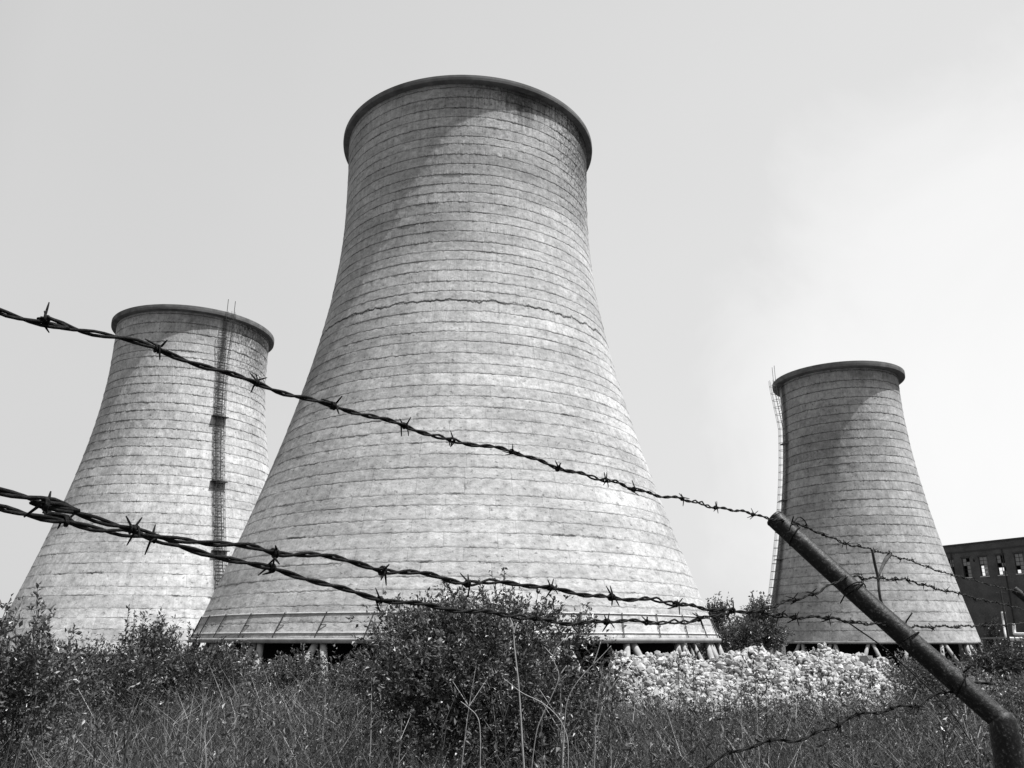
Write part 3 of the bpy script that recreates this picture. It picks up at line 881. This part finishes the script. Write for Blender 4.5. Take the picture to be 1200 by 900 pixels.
# right of the rubble
shrub('shrub', 'weedy shrub in front of the slender tower foot, right of the rubble', 'shrub', px_x(1075, 26), 26.0, 2.15, 3.4, 10, 560, 11, .12, 111, (.04, .12), .06, 4, .06)
shrub('shrub', 'weedy shrub at the right edge below the pipes', 'shrub', px_x(1165, 24), 24.0, 2.0, 3.6, 10, 600, 11, .12, 112, (.04, .12), .06, 4, .06)
shrub('shrub', 'dark scrub along the foot of the brick factory', 'shrub', px_x(1180, 84), 84.0, 3.1, 8, 12, 480, 10, .34, 113, (.02, .06), .02, 0, .06)
shrub('shrub', 'low scrub behind the rubble at the foot of the slender tower', 'shrub', px_x(1000, 62), 62.0, 2.4, 9, 12, 480, 10, .3, 114, (.025, .07), .02, 0, .06)
# trees between the towers
shrub('tree', 'round topped tree close to the right foot of the middle tower', 'tree', px_x(842, 108), 108.0, 8.6, 6.2, 13, 620, 12, .42, 121, (.025, .085), .02, 2, .16, 'trees between the middle and right towers', .28, ('trunk', 'crown'))
shrub('tree', 'taller tree touching the left side of the slender tower', 'tree', px_x(889, 112), 112.0, 9.2, 6.4, 13, 680, 12, .42, 122, (.03, .095), .02, 3, .16, 'trees between the middle and right towers', .3, ('trunk', 'crown'))
shrub('tree', 'low bushy tree in front of and between the two trees beside the slender tower', 'tree', px_x(866, 98), 98.0, 5.6, 6.4, 12, 560, 12, .38, 123, (.025, .08), .02, 0, .08, 'trees between the middle and right towers', .25, ('trunk', 'crown'))
shrub('conifer', 'small dark pointed conifer in front of the brick factory', 'tree', px_x(1165, 120), 120.0, 6.4, 2.2, 9, 260, 12, .34, 124, (.012, .03), 0, 1, .08, None, .15, ('trunk', 'crown'), None, 2.5)

# tall single weeds
def weed(x, y, h, seed, bare=.35):
    rng = np.random.default_rng(seed)
    g = float(gz(x, y))
    t = thing('tall_weed', 'thin upright weed stalk standing above the rough grass', 'weed', (x, y, g), 0, 'tall weeds in the rough grass')
    m = MB(); lean = rng.normal(size=2)*.06*h
    st = spline([(0, 0, -.05), (lean[0]*.25, lean[1]*.25, h*.4), (lean[0]*.6, lean[1]*.6, h*.75), (lean[0], lean[1], h)], 5)
    m.tube(st, np.linspace(.006, .002, len(st)), 5)
    tips = [st[-1]]
    for k in range(rng.integers(3, 8)):
        i = int(rng.uniform(.4, .9)*len(st)); a = rng.uniform(0, 2*PI); L = h*rng.uniform(.10, .22)
        e = st[i] + Vector((math.cos(a)*L*.6, math.sin(a)*L*.6, L*.8)); m.tube([st[i], e], [.003, .0015], 4); tips.append(e)
    m.build('stem', M_DRY if seed % 3 == 0 else M_BARK, t)
    C, Dn = [], []
    for p in st[int(len(st)*bare):]:
        for _ in range(3): C.append(p); Dn.append(rng.normal(size=3) + np.array([0, 0, .4]))
    for p in tips:
        for _ in range(9): C.append(np.array(p) + rng.normal(size=3)*.018); Dn.append(rng.normal(size=3)*.8 + np.array([0, 0, .8]))
    C = np.array([tuple(c) for c in C]); Dn = np.array(Dn); L = rng.uniform(.022, .06, len(C))
    V, F, T = leaf_quads(C, Dn, L, L*.18, rng, rng.uniform(.03, .12, len(C)))
    link_mesh('leaves', V, [F], M_LEAF, t, False, T)
wr = np.random.default_rng(99)
spots = [(160, 6.0, 1.58), (365, 6.2, 1.12), (803, 6.5, 1.25), (885, 7.2, 1.4), (985, 6.3, 1.35), (700, 7.0, 1.3), (755, 6.1, 1.05), (930, 9, 1.35),
         (640, 6.4, 1.2), (520, 6.5, 1.25), (470, 7.5, 1.1), (1030, 8, 1.3), (1085, 7, 1.2), (1120, 9, 1.4), (1060, 11, 1.5), (1180, 8, 1.25),
         (860, 12, 1.5), (960, 14, 1.7), (735, 12, 1.45), (1140, 13, 1.5), (40, 5.2, 1.3), (95, 6.2, 1.25), (250, 7, 1.15), (300, 9, 1.2), (420, 9, 1.2)]
for k_ in range(42):
    spots.append((wr.uniform(20, 1140), wr.uniform(4.6, 13), wr.uniform(1.0, 1.62)))
for i, (p, Y, h) in enumerate(spots): weed(px_x(p, Y), Y, h, 500 + i)

# bleached dead stalks in front of the round bush
def dry_stalk(label, lines, Y, r):
    P = [[at(x, y, Y) for x, y in ln] for ln in lines]
    b = P[0][-1]; g = float(gz(b.x, b.y)); dd = b - P[0][-2]; dd = dd / max(.05, abs(dd.z))
    base = Vector((b.x + max(-.3, min(.3, dd.x*.35)), b.y + .05, g))
    t = thing('dry_stalk', label, 'dead stalk', base, 0, 'bleached dead stalks before the bush')
    for i, p in enumerate(P):
        m = MB(); q = [v - base for v in p]
        if i == 0: q = q + [q[-1].lerp(Vector((0, 0, -.05)), f) + Vector((.012*math.sin(f*9 + r*900), 0, 0))*(1-f) for f in (.17, .34, .5, .67, .84, 1)]
        s = spline(q, 5); m.tube(s, np.linspace(r*.45, r, len(s)), 6); m.build('stem' if i == 0 else 'side_twig', M_DRY, t, True)
dry_stalk('tallest bleached stalk, nearly straight, in front of the round bush', [[(597,722),(601,735),(603,760),(607,795),(610,835),(612,870)], [(607,729),(603,737),(602,742)]], 4.6, .0072)
dry_stalk('crooked bleached stalk zigzagging up before the right half of the round bush', [[(661,748),(648,768),(655,792),(647,815),(636,838),(628,862)], [(638,758),(645,766),(648,769)], [(664,780),(657,790)]], 4.8, .0042)
dry_stalk('bleached stalk slanting from upper left down across the other dead stalks', [[(594,798),(612,812),(636,824),(655,842),(664,862),(666,885)]], 4.5, .004)
dry_stalk('greyish stalk leaning right towards the rubble, beside the bush', [[(716,757),(704,770),(686,788),(672,806),(664,825),(661,860)], [(704,752),(699,768),(695,778)]], 5.0, .004)
dry_stalk('short pale broken stalk low in front of the bush, left of the tall one', [[(540,822),(550,830),(558,838),(562,850),(563,880)]], 5.2, .0045)
dry_stalk('pale curved stalk in the grass just below the rubble', [[(706,828),(702,845),(698,862),(697,885)]], 4.4, .004)
dry_stalk('thin pale stalk in the grass low at the left', [[(243,845),(240,860),(241,880),(241,900)]], 4.6, .004)

# grass and weeds: nobody could count it
def build_grass():
    rng = np.random.default_rng(3)
    VV, FT, FQ, TT = [], [], [], []; nv = 0
    def scatter(n, y0, y1, pw=1.0):
        y = y0 + (y1 - y0) * rng.random(n) ** pw
        x = (rng.random(n) * 2 - 1) * (.78 * y + 1.5)
        return x, y
    def patch(x, y, s=1.0):
        return .5 + .5*np.sin(x*1.3*s + 2*np.sin(y*.7*s)) * np.cos(y*1.1*s + 1.7*np.sin(x*.9*s))
    def blades(n, y0, y1, h0, h1, w, pw=1.0, pale=.16):
        nonlocal nv
        x, y = scatter(n, y0, y1, pw)
        pz = patch(x, y, .6)
        keep = rng.random(n) < .25 + .9*patch(x + 4, y, .8); x, y, pz = x[keep], y[keep], pz[keep]; n = len(x)
        h = rng.uniform(h0, h1, n) * (.35 + .85*pz)
        a = rng.uniform(0, 2*PI, n); ln = rng.uniform(.08, .75, n) * h
        dx, dy = np.cos(a)*ln, np.sin(a)*ln
        b = rng.uniform(0, 2*PI, n); sx, sy = np.cos(b)*w, np.sin(b)*w
        z = gz(x, y)
        p0 = np.stack([x, y, z - .03], -1); p1 = np.stack([x + dx*.3, y + dy*.3, z + h*.6], -1); p2 = np.stack([x + dx, y + dy, z + h*rng.uniform(.75, 1, n)], -1)
        S = np.stack([sx, sy, np.zeros(n)], -1)
        V = np.stack([p0 - S, p0 + S, p1 + S*.8, p1 - S*.8, p2], 1).reshape(-1, 3)
        k = nv + np.arange(n)[:, None]*5
        FQ.append(k + np.array([[0, 1, 2, 3]])); FT.append(k + np.array([[3, 2, 4]]))
        t = rng.uniform(.035, .11, n) * (.7 + .6*patch(x, y, .33))
        dry = rng.random(n) < pale*(.4 + 1.2*patch(x + 9, y, .45)); t[dry] = rng.uniform(.2, .42, dry.sum())
        VV.append(V); TT.append(np.repeat(t, 5)); nv += len(V)
    blades(52000, 3.0, 9, .5, 1.3, .0024, .8, .17)
    blades(66000, 8, 20, .5, 1.3, .0046, .8, .15)
    blades(46000, 18, 62, .5, 1.25, .016, .8, .12)
    def herb(n, y0, y1, h0, h1, leaf, k, pw=.8):
        nonlocal nv
        x, y = scatter(n, y0, y1, pw)
        keep = rng.random(n) < .15 + 1.1*(1 - patch(x + 4, y, .8)); x, y = x[keep], y[keep]; n = len(x)
        h = rng.uniform(h0, h1, n) * (.4 + .8*patch(x, y, 1.1))
        s = rng.uniform(.2, 1, (n, k)); an = rng.uniform(0, 2*PI, n); ln = rng.uniform(0, .35, n)*h
        C = np.stack([x[:, None] + np.cos(an)[:, None]*ln[:, None]*s, y[:, None] + np.sin(an)[:, None]*ln[:, None]*s, gz(x, y)[:, None] + h[:, None]*s], -1).reshape(-1, 3)
        C += rng.normal(size=C.shape)*leaf*.35
        D = rng.normal(size=C.shape)*.8; D[:, 2] += .45
        m = len(C); l = leaf*rng.uniform(.6, 1.4, m)
        t = np.repeat(rng.uniform(.02, .12, n), k)*rng.uniform(.6, 1.6, m); q = rng.random(m) < .04; t[q] = rng.uniform(.12, .24, q.sum())
        V, F, T = leaf_quads(C, D, l, l*rng.uniform(.14, .26, m), rng, t)
        FT.append(F + nv); VV.append(V); TT.append(T); nv += len(V)
    herb(5600, 3.4, 10, .5, 1.3, .030, 20)
    herb(1300, 4.5, 12, .5, 1.2, .055, 12)
    herb(13000, 9, 24, .55, 1.3, .048, 18)
    herb(8500, 22, 62, .7, 1.5, .11, 16)
    o = link_mesh('grass', np.concatenate(VV), [np.concatenate(FQ), np.concatenate(FT)], M_GRASS, None, False, np.concatenate(TT))
    tag(o, 'rough grass and low weeds covering the whole foreground', 'grass', kind='stuff')
build_grass()

# ------------------------------------------------------------------ rubble heap
def build_rubble():
    rng = np.random.default_rng(12)
    Y0 = 31.0
    ridge = [(690,790),(711,763),(735,764),(765,767),(793,769),(827,769),(856,767),(878,764),(892,761),(921,765),(949,764),(969,760),(980,765),(1017,767),(1040,770),(1072,786)]
    P = [at(a, b, Y0) for a, b in ridge]
    rx = np.array([p.x for p in P]); rz = np.array([p.z for p in P])
    def top(x, y):
        g = gz(x, y); crest = np.interp(x, rx, rz)
        f = np.where(y < Y0, np.clip(1 - (Y0 - y)/4.6, 0, 1), np.clip(1 - (y - Y0)/3.2, 0, 1))
        edge = sstep(rx[0]-.4, rx[0]+1.2, x) * (1 - sstep(rx[-1]-1.2, rx[-1]+.4, x))
        lump = .10*np.sin(x*2.3 + 1.7*np.sin(y*1.9)) + .07*np.sin(x*5.1 + y*3.7) + .05*np.sin(y*6.3 - x*2.9)
        return g + (crest - g) * f * edge - .10 + lump * f * edge
    xs = np.linspace(rx[0]-.6, rx[-1]+.6, 120); ys = np.linspace(Y0-4.8, Y0+3.4, 60)
    X, Yg = np.meshgrid(xs, ys); Z = top(X, Yg) + rng.normal(0, .05, X.shape)
    V = [np.stack([X, Yg, Z], -1).reshape(-1, 3)]
    I = np.arange(59)[:, None]*120 + np.arange(119)[None]
    Q = np.stack([I, I+1, I+121, I+120], -1).reshape(-1, 4)
    T = [np.full(7200, .12)]  # heap base coloured darker to paint in the shaded gaps between stones
    ph = (1 + 5**.5)/2
    ico = np.array([(-1,ph,0),(1,ph,0),(-1,-ph,0),(1,-ph,0),(0,-1,ph),(0,1,ph),(0,-1,-ph),(0,1,-ph),(ph,0,-1),(ph,0,1),(-ph,0,-1),(-ph,0,1)])/1.9
    icf = np.array([(0,11,5),(0,5,1),(0,1,7),(0,7,10),(0,10,11),(1,5,9),(5,11,4),(11,10,2),(10,7,6),(7,1,8),(3,9,4),(3,4,2),(3,2,6),(3,6,8),(3,8,9),(4,9,5),(2,4,11),(6,2,10),(8,6,7),(9,8,1)])
    def rocks(n, s0, s1):
        x = rng.uniform(rx[0]-.3, rx[-1]+.3, n); y = rng.uniform(Y0-4.7, Y0+2.5, n)
        c = np.stack([x, y, top(x, y) + rng.uniform(-.02, .12, n)], -1)
        s = rng.uniform(s0, s1, n) * rng.choice([1, 1, 1, 1.4, 1.9, 2.5], n)
        A = ico[None]*(1 + rng.normal(0, .22, (n, 12, 1)))
        A = A*rng.uniform(.6, 1.25, (n, 1, 3))
        th = rng.uniform(0, 2*PI, n); ct, st_ = np.cos(th)[:, None], np.sin(th)[:, None]
        tl = rng.uniform(-.7, .7, n); cu, su = np.cos(tl)[:, None], np.sin(tl)[:, None]
        ax, ay, az = A[..., 0], A[..., 1], A[..., 2]
        ay, az = ay*cu - az*su, ay*su + az*cu
        ax, ay = ax*ct - ay*st_, ax*st_ + ay*ct
        return c, np.stack([ax, ay, az], -1)*s[:, None, None]
    c, A = rocks(15000, .022, .07)
    V.append((c[:, None] + A).reshape(-1, 3)); T.append(np.repeat(rng.uniform(.24, .56, len(c)), 12))
    F = (7200 + np.arange(len(c))[:, None, None]*12 + icf[None]).reshape(-1, 3)
    o = link_mesh('rubble', np.concatenate(V), [Q, F], M_STONE, None, False, np.concatenate(T))
    tag(o, 'heap of pale broken rubble at the right foot of the middle tower', 'rubble', kind='stuff')
    c, A = rocks(26, .08, .14)
    for i in range(len(c)):
        if c[i][1] > Y0 + .4: continue
        r = link_mesh('rubble_chunk', A[i], [icf], M_STONE, None, False, np.full(12, rng.uniform(.28, .42)))
        r.location = c[i]
        tag(r, 'larger pale chunk lying on the rubble heap', 'stone', 'larger chunks on the rubble heap')
build_rubble()

# ------------------------------------------------------------------ light, sky, camera
SUN_EL = math.radians(67.5); SUN_AZ = math.radians(70)           # azimuth: from behind the camera (-Y) towards the right (+X)
sd = Vector((math.sin(SUN_AZ)*math.cos(SUN_EL), -math.cos(SUN_AZ)*math.cos(SUN_EL), math.sin(SUN_EL)))
sun = bpy.data.lights.new('sun', 'SUN'); sun.energy = 5.0; sun.angle = math.radians(.53); sun.color = (1, 1, 1)
so = bpy.data.objects.new('sun', sun); COL.objects.link(so)
so.rotation_euler = sd.to_track_quat('Z', 'Y').to_euler(); so.location = sd * 200

W = bpy.data.worlds.new('World'); SC.world = W; W.use_nodes = True
t = W.node_tree; bg = t.nodes['Background']
sky = t.nodes.new('ShaderNodeTexSky'); sky.sky_type = 'NISHITA'; sky.sun_disc = False
sky.sun_elevation = SUN_EL; sky.sun_rotation = math.atan2(sd.x, sd.y)
sky.dust_density = 3.0; sky.air_density = 1.2; sky.ozone_density = 1.0
bw = t.nodes.new('ShaderNodeRGBToBW'); t.links.new(sky.outputs[0], bw.inputs[0])
tc = t.nodes.new('ShaderNodeTexCoord')
# summer haze: a pale veil up to mid sky, brighter towards the right, with thin cloud low on that side
dirn = tc.outputs['Generated']
sx = t.nodes.new('ShaderNodeSeparateXYZ'); t.links.new(dirn, sx.inputs[0])
def dot(v):
    n = t.nodes.new('ShaderNodeVectorMath'); n.operation = 'DOT_PRODUCT'; n.inputs[1].default_value = v
    t.links.new(dirn, n.inputs[0]); return n.outputs['Value']
side = math_n(t, 'MULTIPLY_ADD', dot((.80, .50, -.10)), 1.0, 0, clamp=True)
soft = noise_n(t, dirn, 1.6, 4, .5)
veil = math_n(t, 'MULTIPLY_ADD', math_n(t, 'POWER', side, 1.4), 1.45, 5.35)
veil = math_n(t, 'ADD', veil, math_n(t, 'MULTIPLY_ADD', soft, .7, -.35))
cd = (at(1330, 520, 1) - Vector((0, 0, EYE))).normalized()
nz = noise_n(t, dirn, 4.0, 7, .58, .5)
k = math_n(t, 'ADD', dot(cd), math_n(t, 'MULTIPLY_ADD', nz, .13, -.065))
cl = ramp(t, k, [(.905, 0), (.94, .55), (.97, .85), (1.0, 1)])
veil = math_n(t, 'MULTIPLY_ADD', cl, 1.3, veil)
up = ramp(t, sx.outputs[2], [(0, .92), (.72, .86), (.95, .35)])
front = ramp(t, math_n(t, 'MULTIPLY_ADD', sx.outputs[1], .5, .5), [(.28, .35), (.58, 1)])
SKY_V = t.nodes.new('ShaderNodeMix'); SKY_V.data_type = 'FLOAT'
lft = ramp(t, math_n(t, 'MULTIPLY_ADD', dot((.80, .50, -.10)), .5, .5), [(.22, .3), (.46, 1)])
t.links.new(math_n(t, 'MULTIPLY', math_n(t, 'MULTIPLY', up, front), lft), SKY_V.inputs[0]); t.links.new(bw.outputs[0], SKY_V.inputs[2]); t.links.new(veil, SKY_V.inputs[3])
t.links.new(SKY_V.outputs[0], bg.inputs['Color'])
bg.inputs['Strength'].default_value = .10

cam = bpy.data.cameras.new('camera'); cam.sensor_width = 36; cam.lens = 36 * FPX / 1200
cam.clip_start = .02; cam.clip_end = 9000
co = bpy.data.objects.new('camera', cam); COL.objects.link(co)
co.location = (0, 0, EYE); co.rotation_euler = (PI/2 + PITCH, 0, 0)
SC.camera = co

SC.view_settings.view_transform = 'Standard'; SC.view_settings.look = 'None'
SC.view_settings.exposure = 0.4; SC.view_settings.gamma = 1
SC.view_settings.use_curve_mapping = False
